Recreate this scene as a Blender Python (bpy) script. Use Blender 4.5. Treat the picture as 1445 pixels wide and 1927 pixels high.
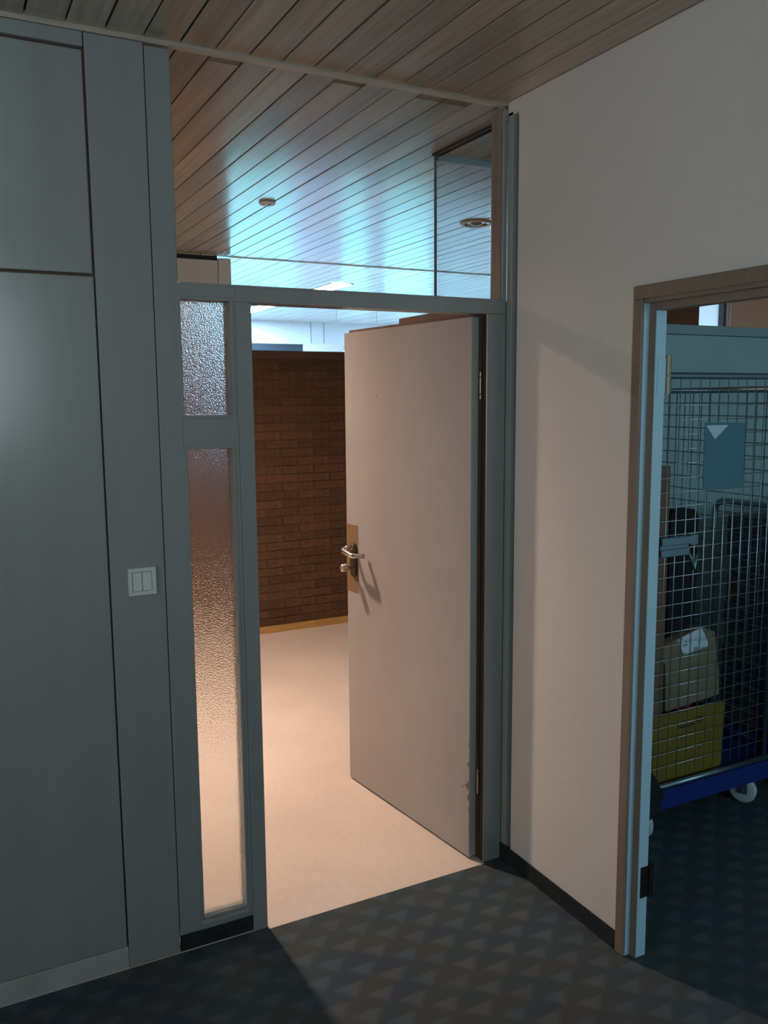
import bpy, bmesh, math, random
from mathutils import Vector, Matrix
random.seed(7)
S = bpy.context.scene
for o in list(bpy.data.objects): bpy.data.objects.remove(o)
COL = S.collection

# ------------------------------------------------------------------ camera
H = 2.698
FPX = 1616.11
yaw, pitch, roll = math.radians(-27.3489), math.radians(-7.50603), math.radians(0.44739)
cam = bpy.data.cameras.new('camera'); cam.sensor_fit = 'HORIZONTAL'; cam.sensor_width = 36
cam.lens = FPX / 1445 * 36; cam.clip_start = 0.05; cam.clip_end = 200
co = bpy.data.objects.new('camera', cam); COL.objects.link(co)
Rm = Matrix.Rotation(yaw, 3, 'Z') @ Matrix.Rotation(pitch, 3, 'X') @ Matrix.Rotation(roll, 3, 'Y')
right, fwd, up = Rm.col[0], Rm.col[1], Rm.col[2]
M = Matrix((right, up, -fwd)).transposed().to_4x4(); M.translation = (-1.69889, -2.50508, 1.716)
co.matrix_world = M
S.camera = co
S.view_settings.view_transform = 'Standard'; S.view_settings.look = 'None'
S.view_settings.gamma = 1; S.view_settings.use_curve_mapping = False
S.view_settings.exposure = 0.0

# ------------------------------------------------------------------ world: even, slightly cyan overcast daylight
W = bpy.data.worlds.new('daylight'); S.world = W; W.use_nodes = True
bg = W.node_tree.nodes['Background']
bg.inputs['Color'].default_value = (0.80, 0.93, 1.0, 1); bg.inputs['Strength'].default_value = 4.6

def portal(name, loc, rot, sx, sy):
    l = bpy.data.lights.new(name, 'AREA'); l.shape = 'RECTANGLE'; l.size = sx; l.size_y = sy
    l.cycles.is_portal = True
    o = bpy.data.objects.new(name, l); COL.objects.link(o); o.location = loc; o.rotation_euler = rot
R90 = math.pi / 2
NEARWIN = (-2.25, -1.27, 1.5, 2.45)      # x0 x1 z0 z1 in the wall behind the camera
LEFTWIN = (-2.6, -1.45, 1.05, 2.3)       # y0 y1 z0 z1 of an unseen left window added to brighten the white wall
RIGHTWIN = (0.35, 2.5, .8, 2.5)
FARWIN = [(-1.9, 2.50, .85, 2.40), (3.06, 3.53, .85, 2.40), (3.68, 4.5, .85, 2.40)]
for yw, (a, b, c, d) in ((-3.42, NEARWIN), (-5.02, RIGHTWIN)):
    portal('window_portal', ((a+b)/2, yw, (c+d)/2), (R90, 0, 0), b-a, d-c)
portal('window_portal', (-3.62, (LEFTWIN[0]+LEFTWIN[1])/2, (LEFTWIN[2]+LEFTWIN[3])/2), (R90, 0, -R90), LEFTWIN[1]-LEFTWIN[0], LEFTWIN[3]-LEFTWIN[2])
for (a, b, c, d) in FARWIN:
    portal('window_portal', ((a+b)/2, 7.91, (c+d)/2), (-R90, 0, 0), b-a, d-c)

# ------------------------------------------------------------------ materials
def mat(name, col=(.5, .5, .5), rough=.6, metal=0.0, noise=0, nscale=8, bump=0, bscale=200, coat=0, coatr=.1, stretch=(1, 1, 1), spec=.5):
    m = bpy.data.materials.new(name); m.use_nodes = True
    nt = m.node_tree; b = nt.nodes['Principled BSDF']
    b.inputs['Base Color'].default_value = (*col, 1); b.inputs['Roughness'].default_value = rough
    b.inputs['Metallic'].default_value = metal; b.inputs['Specular IOR Level'].default_value = spec
    if coat: b.inputs['Coat Weight'].default_value = coat; b.inputs['Coat Roughness'].default_value = coatr
    if noise or bump:
        tc = nt.nodes.new('ShaderNodeTexCoord'); mp = nt.nodes.new('ShaderNodeMapping')
        mp.inputs['Scale'].default_value = stretch
        nt.links.new(tc.outputs['Object'], mp.inputs['Vector'])
    if noise:
        n = nt.nodes.new('ShaderNodeTexNoise'); n.inputs['Scale'].default_value = nscale; n.inputs['Detail'].default_value = 5
        nt.links.new(mp.outputs['Vector'], n.inputs['Vector'])
        r = nt.nodes.new('ShaderNodeMapRange'); r.inputs['From Min'].default_value = .3; r.inputs['From Max'].default_value = .7
        r.inputs['To Min'].default_value = 1-noise; r.inputs['To Max'].default_value = 1+noise
        nt.links.new(n.outputs['Fac'], r.inputs['Value'])
        mx = nt.nodes.new('ShaderNodeMix'); mx.data_type = 'RGBA'; mx.blend_type = 'MULTIPLY'; mx.inputs['Factor'].default_value = 1
        mx.inputs['A'].default_value = (*col, 1); nt.links.new(r.outputs['Result'], mx.inputs['B'])
        nt.links.new(mx.outputs['Result'], b.inputs['Base Color'])
    if bump:
        n2 = nt.nodes.new('ShaderNodeTexNoise'); n2.inputs['Scale'].default_value = bscale; n2.inputs['Detail'].default_value = 3
        nt.links.new(mp.outputs['Vector'], n2.inputs['Vector'])
        bp = nt.nodes.new('ShaderNodeBump'); bp.inputs['Strength'].default_value = bump; bp.inputs['Distance'].default_value = .002
        nt.links.new(n2.outputs['Fac'], bp.inputs['Height']); nt.links.new(bp.outputs['Normal'], b.inputs['Normal'])
    return m

def emit(name, col, s):
    m = bpy.data.materials.new(name); m.use_nodes = True; nt = m.node_tree
    nt.nodes.remove(nt.nodes['Principled BSDF'])
    e = nt.nodes.new('ShaderNodeEmission'); e.inputs['Color'].default_value = (*col, 1); e.inputs['Strength'].default_value = s
    nt.links.new(e.outputs[0], nt.nodes['Material Output'].inputs['Surface']); return m

def clear_glass(name, tint=(.96, .98, .98)):
    m = bpy.data.materials.new(name); m.use_nodes = True; nt = m.node_tree
    nt.nodes.remove(nt.nodes['Principled BSDF'])
    t = nt.nodes.new('ShaderNodeBsdfTransparent'); t.inputs[0].default_value = (*tint, 1)
    g = nt.nodes.new('ShaderNodeBsdfGlossy'); g.inputs['Roughness'].default_value = 0.0
    f = nt.nodes.new('ShaderNodeFresnel'); f.inputs['IOR'].default_value = 1.5
    ge = nt.nodes.new('ShaderNodeNewGeometry'); sb = nt.nodes.new('ShaderNodeMath'); sb.operation = 'SUBTRACT'; sb.inputs[0].default_value = 1
    nt.links.new(ge.outputs['Backfacing'], sb.inputs[1])
    mu = nt.nodes.new('ShaderNodeMath'); mu.operation = 'MULTIPLY'; nt.links.new(f.outputs[0], mu.inputs[0]); nt.links.new(sb.outputs[0], mu.inputs[1])
    mx = nt.nodes.new('ShaderNodeMixShader')
    nt.links.new(mu.outputs[0], mx.inputs[0]); nt.links.new(t.outputs[0], mx.inputs[1]); nt.links.new(g.outputs[0], mx.inputs[2])
    nt.links.new(mx.outputs[0], nt.nodes['Material Output'].inputs['Surface']); return m

def frosted_glass(name):
    m = bpy.data.materials.new(name); m.use_nodes = True; nt = m.node_tree
    b = nt.nodes['Principled BSDF']; b.inputs['Base Color'].default_value = (.93, .95, .95, 1)
    b.inputs['Transmission Weight'].default_value = 1; b.inputs['Roughness'].default_value = .28; b.inputs['IOR'].default_value = 1.33
    tc = nt.nodes.new('ShaderNodeTexCoord'); v = nt.nodes.new('ShaderNodeTexVoronoi'); v.inputs['Scale'].default_value = 210
    nt.links.new(tc.outputs['Object'], v.inputs['Vector'])
    bp = nt.nodes.new('ShaderNodeBump'); bp.inputs['Strength'].default_value = .8; bp.inputs['Distance'].default_value = .002
    nt.links.new(v.outputs['Distance'], bp.inputs['Height']); nt.links.new(bp.outputs['Normal'], b.inputs['Normal'])
    return m

def plank_mat(name, col, coat=1.0):
    m = mat(name, col, .45, coat=coat, coatr=.19); nt = m.node_tree; b = nt.nodes['Principled BSDF']
    b.inputs['Coat IOR'].default_value = 1.55
    tc = nt.nodes.new('ShaderNodeTexCoord'); oi = nt.nodes.new('ShaderNodeObjectInfo')
    va = nt.nodes.new('ShaderNodeVectorMath'); va.operation = 'ADD'
    cm = nt.nodes.new('ShaderNodeCombineXYZ'); ml = nt.nodes.new('ShaderNodeMath'); ml.operation = 'MULTIPLY'; ml.inputs[1].default_value = 37
    nt.links.new(oi.outputs['Random'], ml.inputs[0])
    for k in range(3): nt.links.new(ml.outputs[0], cm.inputs[k])
    nt.links.new(tc.outputs['Object'], va.inputs[0]); nt.links.new(cm.outputs[0], va.inputs[1])
    mp = nt.nodes.new('ShaderNodeMapping'); mp.inputs['Scale'].default_value = (28, .9, 28); nt.links.new(va.outputs[0], mp.inputs['Vector'])
    n = nt.nodes.new('ShaderNodeTexNoise'); n.inputs['Scale'].default_value = 1.6; n.inputs['Detail'].default_value = 6; n.inputs['Distortion'].default_value = .6
    nt.links.new(mp.outputs[0], n.inputs['Vector'])
    cr = nt.nodes.new('ShaderNodeValToRGB')
    cr.color_ramp.elements[0].position = .3; cr.color_ramp.elements[0].color = (col[0]*.72, col[1]*.68, col[2]*.62, 1)
    cr.color_ramp.elements[1].position = .7; cr.color_ramp.elements[1].color = (col[0]*1.1, col[1]*1.1, col[2]*1.12, 1)
    nt.links.new(n.outputs['Fac'], cr.inputs[0])
    hs = nt.nodes.new('ShaderNodeHueSaturation')
    mr = nt.nodes.new('ShaderNodeMapRange'); mr.inputs['To Min'].default_value = .74; mr.inputs['To Max'].default_value = 1.12
    nt.links.new(oi.outputs['Random'], mr.inputs['Value']); nt.links.new(mr.outputs[0], hs.inputs['Value'])
    nt.links.new(cr.outputs[0], hs.inputs['Color']); nt.links.new(hs.outputs[0], b.inputs['Base Color'])
    # slightly wavy lacquer
    n2 = nt.nodes.new('ShaderNodeTexNoise'); n2.inputs['Scale'].default_value = 1.0; n2.inputs['Detail'].default_value = 2
    mp2 = nt.nodes.new('ShaderNodeMapping'); mp2.inputs['Scale'].default_value = (14, 2.5, 1); nt.links.new(va.outputs[0], mp2.inputs['Vector'])
    nt.links.new(mp2.outputs[0], n2.inputs['Vector'])
    bp = nt.nodes.new('ShaderNodeBump'); bp.inputs['Strength'].default_value = .12; bp.inputs['Distance'].default_value = .004
    nt.links.new(n2.outputs['Fac'], bp.inputs['Height']); nt.links.new(bp.outputs[0], b.inputs['Normal']); nt.links.new(bp.outputs[0], b.inputs['Coat Normal'])
    return m

def carpet_mat(name):
    m = mat(name, (.03, .035, .04), .95, spec=.1); nt = m.node_tree; b = nt.nodes['Principled BSDF']; L = nt.links.new
    def math_(op, a, c=None):
        n = nt.nodes.new('ShaderNodeMath'); n.operation = op
        for i, x in enumerate((a, c)):
            if x is None: continue
            if isinstance(x, (int, float)): n.inputs[i].default_value = x
            else: L(x, n.inputs[i])
        return n.outputs[0]
    tc = nt.nodes.new('ShaderNodeTexCoord'); sp = nt.nodes.new('ShaderNodeSeparateXYZ'); L(tc.outputs['Object'], sp.inputs[0])
    nz = nt.nodes.new('ShaderNodeTexNoise'); nz.inputs['Scale'].default_value = 14; L(tc.outputs['Object'], nz.inputs['Vector'])
    wob = math_('MULTIPLY', math_('SUBTRACT', nz.outputs['Fac'], .5), .16)
    v = math_('ADD', math_('DIVIDE', sp.outputs['Y'], .0625), wob); row = math_('FLOOR', v); fv = math_('SUBTRACT', v, row)
    half = math_('MULTIPLY', math_('MODULO', math_('ADD', row, 1000), 2), .5)
    u = math_('ADD', math_('ADD', math_('DIVIDE', sp.outputs['X'], .146), half), math_('MULTIPLY', wob, .6)); cu = math_('FLOOR', u); fu = math_('SUBTRACT', u, cu)
    # fan: widens with y, rounded top
    dx = math_('ABSOLUTE', math_('SUBTRACT', fu, .5))
    fan = math_('SUBTRACT', math_('MULTIPLY', fv, .36), dx)
    arc = math_('SUBTRACT', .97, math_('ADD', fv, math_('MULTIPLY', math_('MULTIPLY', dx, dx), .8)))
    mk = nt.nodes.new('ShaderNodeMapRange'); mk.inputs['From Min'].default_value = -.06; mk.inputs['From Max'].default_value = .10; mk.inputs['To Max'].default_value = .5
    L(math_('MINIMUM', fan, arc), mk.inputs['Value'])
    idv = nt.nodes.new('ShaderNodeCombineXYZ'); L(cu, idv.inputs[0]); L(row, idv.inputs[1])
    wn = nt.nodes.new('ShaderNodeTexWhiteNoise'); wn.noise_dimensions = '2D'; L(idv.outputs[0], wn.inputs['Vector'])
    c1 = nt.nodes.new('ShaderNodeValToRGB'); c1.color_ramp.interpolation = 'CONSTANT'
    e = c1.color_ramp.elements; e[0].position = 0; e[0].color = (.105, .125, .145, 1); e[1].position = .3; e[1].color = (.095, .128, .145, 1)
    for p, c in ((.5, (.10, .112, .14, 1)), (.68, (.085, .125, .155, 1)), (.85, (.118, .13, .14, 1))):
        q = e.new(p); q.color = c
    L(wn.outputs['Value'], c1.inputs[0])
    idv2 = nt.nodes.new('ShaderNodeCombineXYZ'); L(math_('FLOOR', math_('ADD', u, .5)), idv2.inputs[0]); L(row, idv2.inputs[1]); idv2.inputs[2].default_value = 5
    wn2 = nt.nodes.new('ShaderNodeTexWhiteNoise'); L(idv2.outputs[0], wn2.inputs['Vector'])
    c2 = nt.nodes.new('ShaderNodeValToRGB'); c2.color_ramp.interpolation = 'CONSTANT'
    e = c2.color_ramp.elements; e[0].position = 0; e[0].color = (.052, .073, .083, 1); e[1].position = .4; e[1].color = (.058, .072, .079, 1)
    for p, c in ((.62, (.050, .067, .090, 1)), (.8, (.064, .073, .076, 1))):
        q = e.new(p); q.color = c
    L(wn2.outputs['Value'], c2.inputs[0])
    mx = nt.nodes.new('ShaderNodeMix'); mx.data_type = 'RGBA'; L(mk.outputs[0], mx.inputs['Factor']); L(c2.outputs[0], mx.inputs['A']); L(c1.outputs[0], mx.inputs['B'])
    nf = nt.nodes.new('ShaderNodeTexNoise'); nf.inputs['Scale'].default_value = 420; nf.inputs['Detail'].default_value = 2; L(tc.outputs['Object'], nf.inputs['Vector'])
    mr = nt.nodes.new('ShaderNodeMapRange'); mr.inputs['From Min'].default_value = .3; mr.inputs['From Max'].default_value = .7; mr.inputs['To Min'].default_value = .7; mr.inputs['To Max'].default_value = 1.3
    L(nf.outputs['Fac'], mr.inputs['Value'])
    m2 = nt.nodes.new('ShaderNodeMix'); m2.data_type = 'RGBA'; m2.blend_type = 'MULTIPLY'; m2.inputs['Factor'].default_value = 1
    L(mx.outputs['Result'], m2.inputs['A']); L(mr.outputs[0], m2.inputs['B']); L(m2.outputs['Result'], b.inputs['Base Color'])
    bp = nt.nodes.new('ShaderNodeBump'); bp.inputs['Strength'].default_value = .5; bp.inputs['Distance'].default_value = .003
    L(nf.outputs['Fac'], bp.inputs['Height']); L(bp.outputs[0], b.inputs['Normal'])
    return m

def brick_mat(name):
    m = mat(name, (.2, .085, .05), .9, bump=.5, bscale=90, spec=.2); nt = m.node_tree; b = nt.nodes['Principled BSDF']; L = nt.links.new
    oi = nt.nodes.new('ShaderNodeObjectInfo'); cr = nt.nodes.new('ShaderNodeValToRGB')
    e = cr.color_ramp.elements; e[0].position = 0; e[0].color = (.088, .047, .028, 1); e[1].position = 1; e[1].color = (.125, .062, .038, 1)
    q = e.new(.5); q.color = (.104, .060, .033, 1)
    L(oi.outputs['Random'], cr.inputs[0])
    tc = nt.nodes.new('ShaderNodeTexCoord'); n = nt.nodes.new('ShaderNodeTexNoise'); n.inputs['Scale'].default_value = 40; n.inputs['Detail'].default_value = 5
    L(tc.outputs['Object'], n.inputs['Vector'])
    mr = nt.nodes.new('ShaderNodeMapRange'); mr.inputs['From Min'].default_value = .3; mr.inputs['From Max'].default_value = .7; mr.inputs['To Min'].default_value = .75; mr.inputs['To Max'].default_value = 1.2
    L(n.outputs['Fac'], mr.inputs['Value'])
    mx = nt.nodes.new('ShaderNodeMix'); mx.data_type = 'RGBA'; mx.blend_type = 'MULTIPLY'; mx.inputs['Factor'].default_value = 1
    L(cr.outputs[0], mx.inputs['A']); L(mr.outputs[0], mx.inputs['B']); L(mx.outputs['Result'], b.inputs['Base Color'])
    return m

def brickwork_mat(name):
    m = mat(name, (.2, .085, .05), .9, spec=.2); nt = m.node_tree; b = nt.nodes['Principled BSDF']; L = nt.links.new
    tc = nt.nodes.new('ShaderNodeTexCoord'); sp = nt.nodes.new('ShaderNodeSeparateXYZ'); cb = nt.nodes.new('ShaderNodeCombineXYZ')
    L(tc.outputs['Object'], sp.inputs[0]); L(sp.outputs['X'], cb.inputs[0]); L(sp.outputs['Z'], cb.inputs[1])
    bt = nt.nodes.new('ShaderNodeTexBrick'); bt.inputs['Scale'].default_value = 1; bt.inputs['Brick Width'].default_value = .25; bt.inputs['Row Height'].default_value = .0625
    bt.inputs['Mortar Size'].default_value = .005; bt.inputs['Color1'].default_value = (.12, .058, .034, 1); bt.inputs['Color2'].default_value = (.16, .072, .042, 1); bt.inputs['Mortar'].default_value = (.08, .056, .04, 1)
    L(cb.outputs[0], bt.inputs['Vector']); L(bt.outputs['Color'], b.inputs['Base Color'])
    bp = nt.nodes.new('ShaderNodeBump'); bp.invert = True; bp.inputs['Distance'].default_value = .006; L(bt.outputs['Fac'], bp.inputs['Height']); L(bp.outputs[0], b.inputs['Normal'])
    return m

def lino_mat(name):
    m = mat(name, (.68, .59, .53), .42, spec=.4); nt = m.node_tree; b = nt.nodes['Principled BSDF']; L = nt.links.new
    tc = nt.nodes.new('ShaderNodeTexCoord')
    def nz(sc, lo, hi, det=5):
        n = nt.nodes.new('ShaderNodeTexNoise'); n.inputs['Scale'].default_value = sc; n.inputs['Detail'].default_value = det; L(tc.outputs['Object'], n.inputs['Vector'])
        r = nt.nodes.new('ShaderNodeMapRange'); r.inputs['From Min'].default_value = .3; r.inputs['From Max'].default_value = .7
        r.inputs['To Min'].default_value = lo; r.inputs['To Max'].default_value = hi; L(n.outputs['Fac'], r.inputs['Value']); return r.outputs[0]
    cur = None
    for f in (nz(2.2, .93, 1.04), nz(45, .96, 1.03), nz(230, .94, 1.05, 2)):
        mx = nt.nodes.new('ShaderNodeMix'); mx.data_type = 'RGBA'; mx.blend_type = 'MULTIPLY'; mx.inputs['Factor'].default_value = 1
        if cur is None: mx.inputs['A'].default_value = (.68, .59, .53, 1)
        else: L(cur, mx.inputs['A'])
        L(f, mx.inputs['B']); cur = mx.outputs['Result']
    L(cur, b.inputs['Base Color'])
    return m

def label_mat(name):
    m = mat(name, (.7, .72, .75), .6); nt = m.node_tree; b = nt.nodes['Principled BSDF']; L = nt.links.new
    tc = nt.nodes.new('ShaderNodeTexCoord'); v = nt.nodes.new('ShaderNodeTexVoronoi'); v.distance = 'CHEBYCHEV'; v.inputs['Scale'].default_value = 48
    L(tc.outputs['Object'], v.inputs['Vector'])
    cr = nt.nodes.new('ShaderNodeValToRGB'); cr.color_ramp.interpolation = 'CONSTANT'
    e = cr.color_ramp.elements; e[0].color = (.62, .66, .72, 1); e[1].position = .6; e[1].color = (.25, .28, .3, 1)
    q = e.new(.8); q.color = (.55, .58, .62, 1)
    sp = nt.nodes.new('ShaderNodeSeparateColor'); L(v.outputs['Color'], sp.inputs[0]); L(sp.outputs[0], cr.inputs[0]); L(cr.outputs[0], b.inputs['Base Color'])
    return m

def blind_mat(name):
    m = bpy.data.materials.new(name); m.use_nodes = True; nt = m.node_tree
    nt.nodes.remove(nt.nodes['Principled BSDF'])
    a = nt.nodes.new('ShaderNodeBsdfTranslucent'); a.inputs[0].default_value = (.72, .82, .92, 1)
    d = nt.nodes.new('ShaderNodeBsdfDiffuse'); d.inputs[0].default_value = (.7, .7, .7, 1)
    mx = nt.nodes.new('ShaderNodeMixShader'); mx.inputs[0].default_value = .2
    nt.links.new(a.outputs[0], mx.inputs[1]); nt.links.new(d.outputs[0], mx.inputs[2])
    nt.links.new(mx.outputs[0], nt.nodes['Material Output'].inputs['Surface']); return m

paint = mat('grey_satin_paint', (.30, .327, .323), .22, noise=.04, nscale=3, bump=.025, bscale=60, stretch=(6, 6, .6), spec=.85)
paint_edge = mat('raw_board_edge', (.16, .10, .055), .7)
plinthm = mat('worn_plinth_paint', (.42, .45, .43), .55, noise=.12, nscale=9)
wallm = mat('white_wall_plaster', (.70, .665, .63), .9, noise=.03, nscale=2, bump=.35, bscale=160)
batten = mat('grey_batten_paint', (.33, .37, .35), .5)
groove = mat('groove_grey_brown', (.13, .12, .10), .8)
doorwhite = mat('white_door_lacquer', (.375, .36, .36), .38, noise=.03, nscale=5)
dooredge = mat('grey_door_edge', (.36, .42, .40), .5)
brownwood = mat('dark_brown_wood', (.095, .042, .022), .55, noise=.25, nscale=6, stretch=(20, 20, 1.5))
jambwood = mat('stained_jamb_wood', (.042, .021, .011), .5, noise=.3, nscale=6, stretch=(20, 20, 1.5))
revealwood = mat('reveal_wood', (.27, .21, .17), .5, noise=.12, nscale=6, stretch=(20, 20, 1.5))
casingm = mat('brown_casing', (.23, .175, .135), .5, noise=.08, nscale=6, stretch=(8, 8, 1))
jamblight = mat('light_grey_jamb', (.44, .60, .68), .4)
rawwood = mat('bare_wood_patch', (.22, .132, .063), .6, noise=.1, nscale=10, stretch=(10, 10, 1))
oak = mat('oak_skirting', (.46, .26, .085), .5, noise=.25, nscale=5, stretch=(1.5, 20, 20))
steel = mat('polished_steel', (.66, .62, .58), .22, 1)
darksteel = mat('dark_steel', (.14, .125, .11), .35, 1)
hingem = mat('dull_hinge_brass', (.30, .25, .17), .3, 1); brass = mat('brass', (.75, .62, .38), .28, 1)
plastic = mat('white_switch_plastic', (.72, .75, .74), .45)
gap = mat('black_gap', (.01, .01, .01), .9)
trimm = mat('pale_wood_trim', (.47, .42, .35), .5, noise=.12, nscale=6, stretch=(2, 20, 20))
plankm = plank_mat('lacquered_plank_wood', (.46, .385, .30)); plankfar = plank_mat('gloss_paled_plank_wood', (.74, .72, .70))  # far planks paler: grazing ceiling reflection put into the base colour
insertm = mat('dark_plank_insert', (.20, .165, .13), .6)
carpet = carpet_mat('fan_pattern_carpet')
carpet_skirt = mat('carpet_skirting', (.03, .036, .038), .95, noise=.25, nscale=60, spec=.1)
lino = lino_mat('beige_linoleum')
brick = brick_mat('brown_brick'); brickwork = brickwork_mat('brickwork'); mortar = mat('mortar', (.085, .052, .034), .95)
ceilback = mat('ceiling_void', (.012, .010, .009), .9)
panelwhite = mat('white_panel', (.60, .565, .52), .6)
farwhite = mat('far_white_wall', (.80, .82, .84), .8)
pierm = mat('pier_plaster', (.66, .62, .70), .8)
darkframe = mat('dark_window_frame', (.035, .045, .055), .3)
teal = mat('teal_grey_panel', (.40, .49, .47), .5, noise=.05, nscale=3)
tealdark = mat('teal_header', (.33, .40, .38), .5)
glass = clear_glass('clear_glass'); frosted = frosted_glass('ornamental_glass')
bluepane = clear_glass('blue_tinted_glass', (.74, .92, 1.0)); tinted = clear_glass('tinted_glass', (.52, .80, .85)); blind = blind_mat('window_blind')  # pane tints added to turn the incoming daylight blue and cyan
tubem = mat('galvanised_tube', (.30, .38, .42), .35, .9)
wirem = mat('zinc_wire', (.55, .60, .62), .35, .9)
wiredark = mat('dull_zinc_wire', (.22, .27, .29), .5, .8)
bluep = mat('blue_plastic_deck', (.006, .022, .17), .5)
tyre = mat('pale_tyre', (.55, .57, .57), .6); black = mat('black_fabric', (.008, .008, .009), .85)
cardboard = mat('brown_cardboard', (.20, .145, .09), .8, noise=.08, nscale=12); carddark = mat('dark_cardboard', (.17, .09, .055), .8)
yellow = mat('yellow_tray', (.19, .122, .008), .55, noise=.06, nscale=9)
ink = mat('black_print', (.012, .012, .012), .6); pink = mat('pink_plastic', (.45, .07, .14), .5)
papert = mat('teal_paper', (.09, .19, .22), .6); paperw = mat('white_paper', (.62, .68, .72), .6)
labelm = label_mat('printed_label')
bundles = [mat('bundle_%d' % i, c, .8, noise=.4, nscale=25, stretch=(1, 1, 6)) for i, c in enumerate(((.10, .11, .10), (.13, .10, .10), (.09, .10, .14)))]
lampglow = emit('lamp_glow', (1, .66, .40), 14)
tubeglow = emit('fluorescent_glow', (.42, .68, 1.0), 290)

# ------------------------------------------------------------------ helpers
ROOT = {}
def reg(o, name, parent=None, loc=(0, 0, 0)):
    COL.objects.link(o); o.name = name
    if parent is not None: o.parent = parent
    return o
def tag(o, label=None, cat=None, group=None, kind=None):
    if label: o['label'] = label
    if cat: o['category'] = cat
    if group: o['group'] = group
    if kind: o['kind'] = kind
    return o
def empty(name, loc=(0, 0, 0), rz=0):
    o = bpy.data.objects.new(name, None); o.empty_display_size = .1; COL.objects.link(o)
    o.location = loc; o.rotation_euler = (0, 0, rz); ROOT[o] = Vector(loc) if not rz else Vector((0, 0, 0)); return o
def mesh(name, bm, m, parent=None, smooth=False):
    if parent is not None:
        off = ROOT.get(parent, Vector()); ROOTV = off
        if off.length: bmesh.ops.translate(bm, verts=bm.verts, vec=-off)
    me = bpy.data.meshes.new(name)
    bmesh.ops.recalc_face_normals(bm, faces=bm.faces)
    bm.to_mesh(me); bm.free()
    ms = m if isinstance(m, (list, tuple)) else [m]
    for x in ms: me.materials.append(x)
    if smooth:
        for p in me.polygons: p.use_smooth = True
    o = bpy.data.objects.new(name, me); COL.objects.link(o)
    if parent is not None: o.parent = parent; ROOT[o] = ROOTV
    return o
def addbox(bm, x0, x1, y0, y1, z0, z1, bev=0, mi=0):
    r = bmesh.ops.create_cube(bm, size=1); vs = r['verts']
    bmesh.ops.scale(bm, verts=vs, vec=(x1-x0, y1-y0, z1-z0)); bmesh.ops.translate(bm, verts=vs, vec=((x0+x1)/2, (y0+y1)/2, (z0+z1)/2))
    fs = set(f for v in vs for f in v.link_faces)
    for f in fs: f.material_index = mi
    if bev:
        es = set(e for v in vs for e in v.link_edges)
        bmesh.ops.bevel(bm, geom=list(es), offset=bev, segments=1, affect='EDGES')
def box(name, x0, x1, y0, y1, z0, z1, m, parent=None, bev=.0015):
    bm = bmesh.new(); addbox(bm, x0, x1, y0, y1, z0, z1, bev); return mesh(name, bm, m, parent)
def boxes(name, lst, m, parent=None, bev=.0015):
    bm = bmesh.new()
    for b in lst: addbox(bm, *b, bev=bev)
    return mesh(name, bm, m, parent)
def sweep(bm, pts, r, n=10, cap=True):
    pts = [Vector(p) for p in pts]; rings = []
    t0 = (pts[1]-pts[0]).normalized(); a = t0.orthogonal().normalized()
    for i, p in enumerate(pts):
        t = (pts[min(i+1, len(pts)-1)]-pts[max(i-1, 0)]).normalized()
        a = (a-t*a.dot(t)).normalized(); b = t.cross(a)
        rings.append([bm.verts.new(p+(a*math.cos(k*2*math.pi/n)+b*math.sin(k*2*math.pi/n))*r) for k in range(n)])
    for A, B in zip(rings, rings[1:]):
        for k in range(n): bm.faces.new((A[k], A[(k+1) % n], B[(k+1) % n], B[k]))
    if cap: bm.faces.new(rings[0]); bm.faces.new(rings[-1][::-1])
def fillet(pts, r, n=6):
    pts = [Vector(p) for p in pts]; out = [pts[0]]
    for a, b, c in zip(pts, pts[1:], pts[2:]):
        u = (a-b).normalized(); v = (c-b).normalized(); d = min(r, (a-b).length*.49, (c-b).length*.49)
        p, q = b+u*d, b+v*d
        for k in range(n+1):
            s = k/n; out.append((1-s)**2*p+2*s*(1-s)*b+s*s*q)
    return out+[pts[-1]]
def tube(name, pts, r, m, parent=None, n=10, fr=0):
    bm = bmesh.new(); sweep(bm, fillet(pts, fr) if fr else pts, r, n); return mesh(name, bm, m, parent, True)
def prism(bm, poly, axis, a, b):
    """poly: list of 2D points; axis 'y': (x,z) extruded y a..b; axis 'x': (y,z); axis 'z': (x,y)"""
    def P(p, t): return {'y': (p[0], t, p[1]), 'x': (t, p[0], p[1]), 'z': (p[0], p[1], t)}[axis]
    A = [bm.verts.new(P(p, a)) for p in poly]; B = [bm.verts.new(P(p, b)) for p in poly]
    bm.faces.new(A); bm.faces.new(B[::-1]); n = len(poly)
    for k in range(n): bm.faces.new((A[k], A[(k+1) % n], B[(k+1) % n], B[k]))
def lathe(bm, prof, c, n=24, axis='z'):
    rings = []
    for r, h in prof:
        ring = []
        for k in range(n):
            a = 2*math.pi*k/n; x, y = r*math.cos(a), r*math.sin(a)
            v = {'z': (x, y, h), 'x': (h, x, y), 'y': (x, h, y)}[axis]
            ring.append(bm.verts.new(Vector(c)+Vector(v)))
        rings.append(ring)
    for A, B in zip(rings, rings[1:]):
        for k in range(n): bm.faces.new((A[k], A[(k+1) % n], B[(k+1) % n], B[k]))
    return rings
def rrect(x0, x1, z0, z1, r, n=6):
    out = []
    for cx, cz, a0 in ((x1-r, z1-r, 0), (x0+r, z1-r, 90), (x0+r, z0+r, 180), (x1-r, z0+r, 270)):
        for k in range(n+1):
            a = math.radians(a0+90*k/n); out.append((cx+r*math.cos(a), cz+r*math.sin(a)))
    return out
def struct(o, label=None, cat=None): return tag(o, label, cat, kind='structure')
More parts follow.
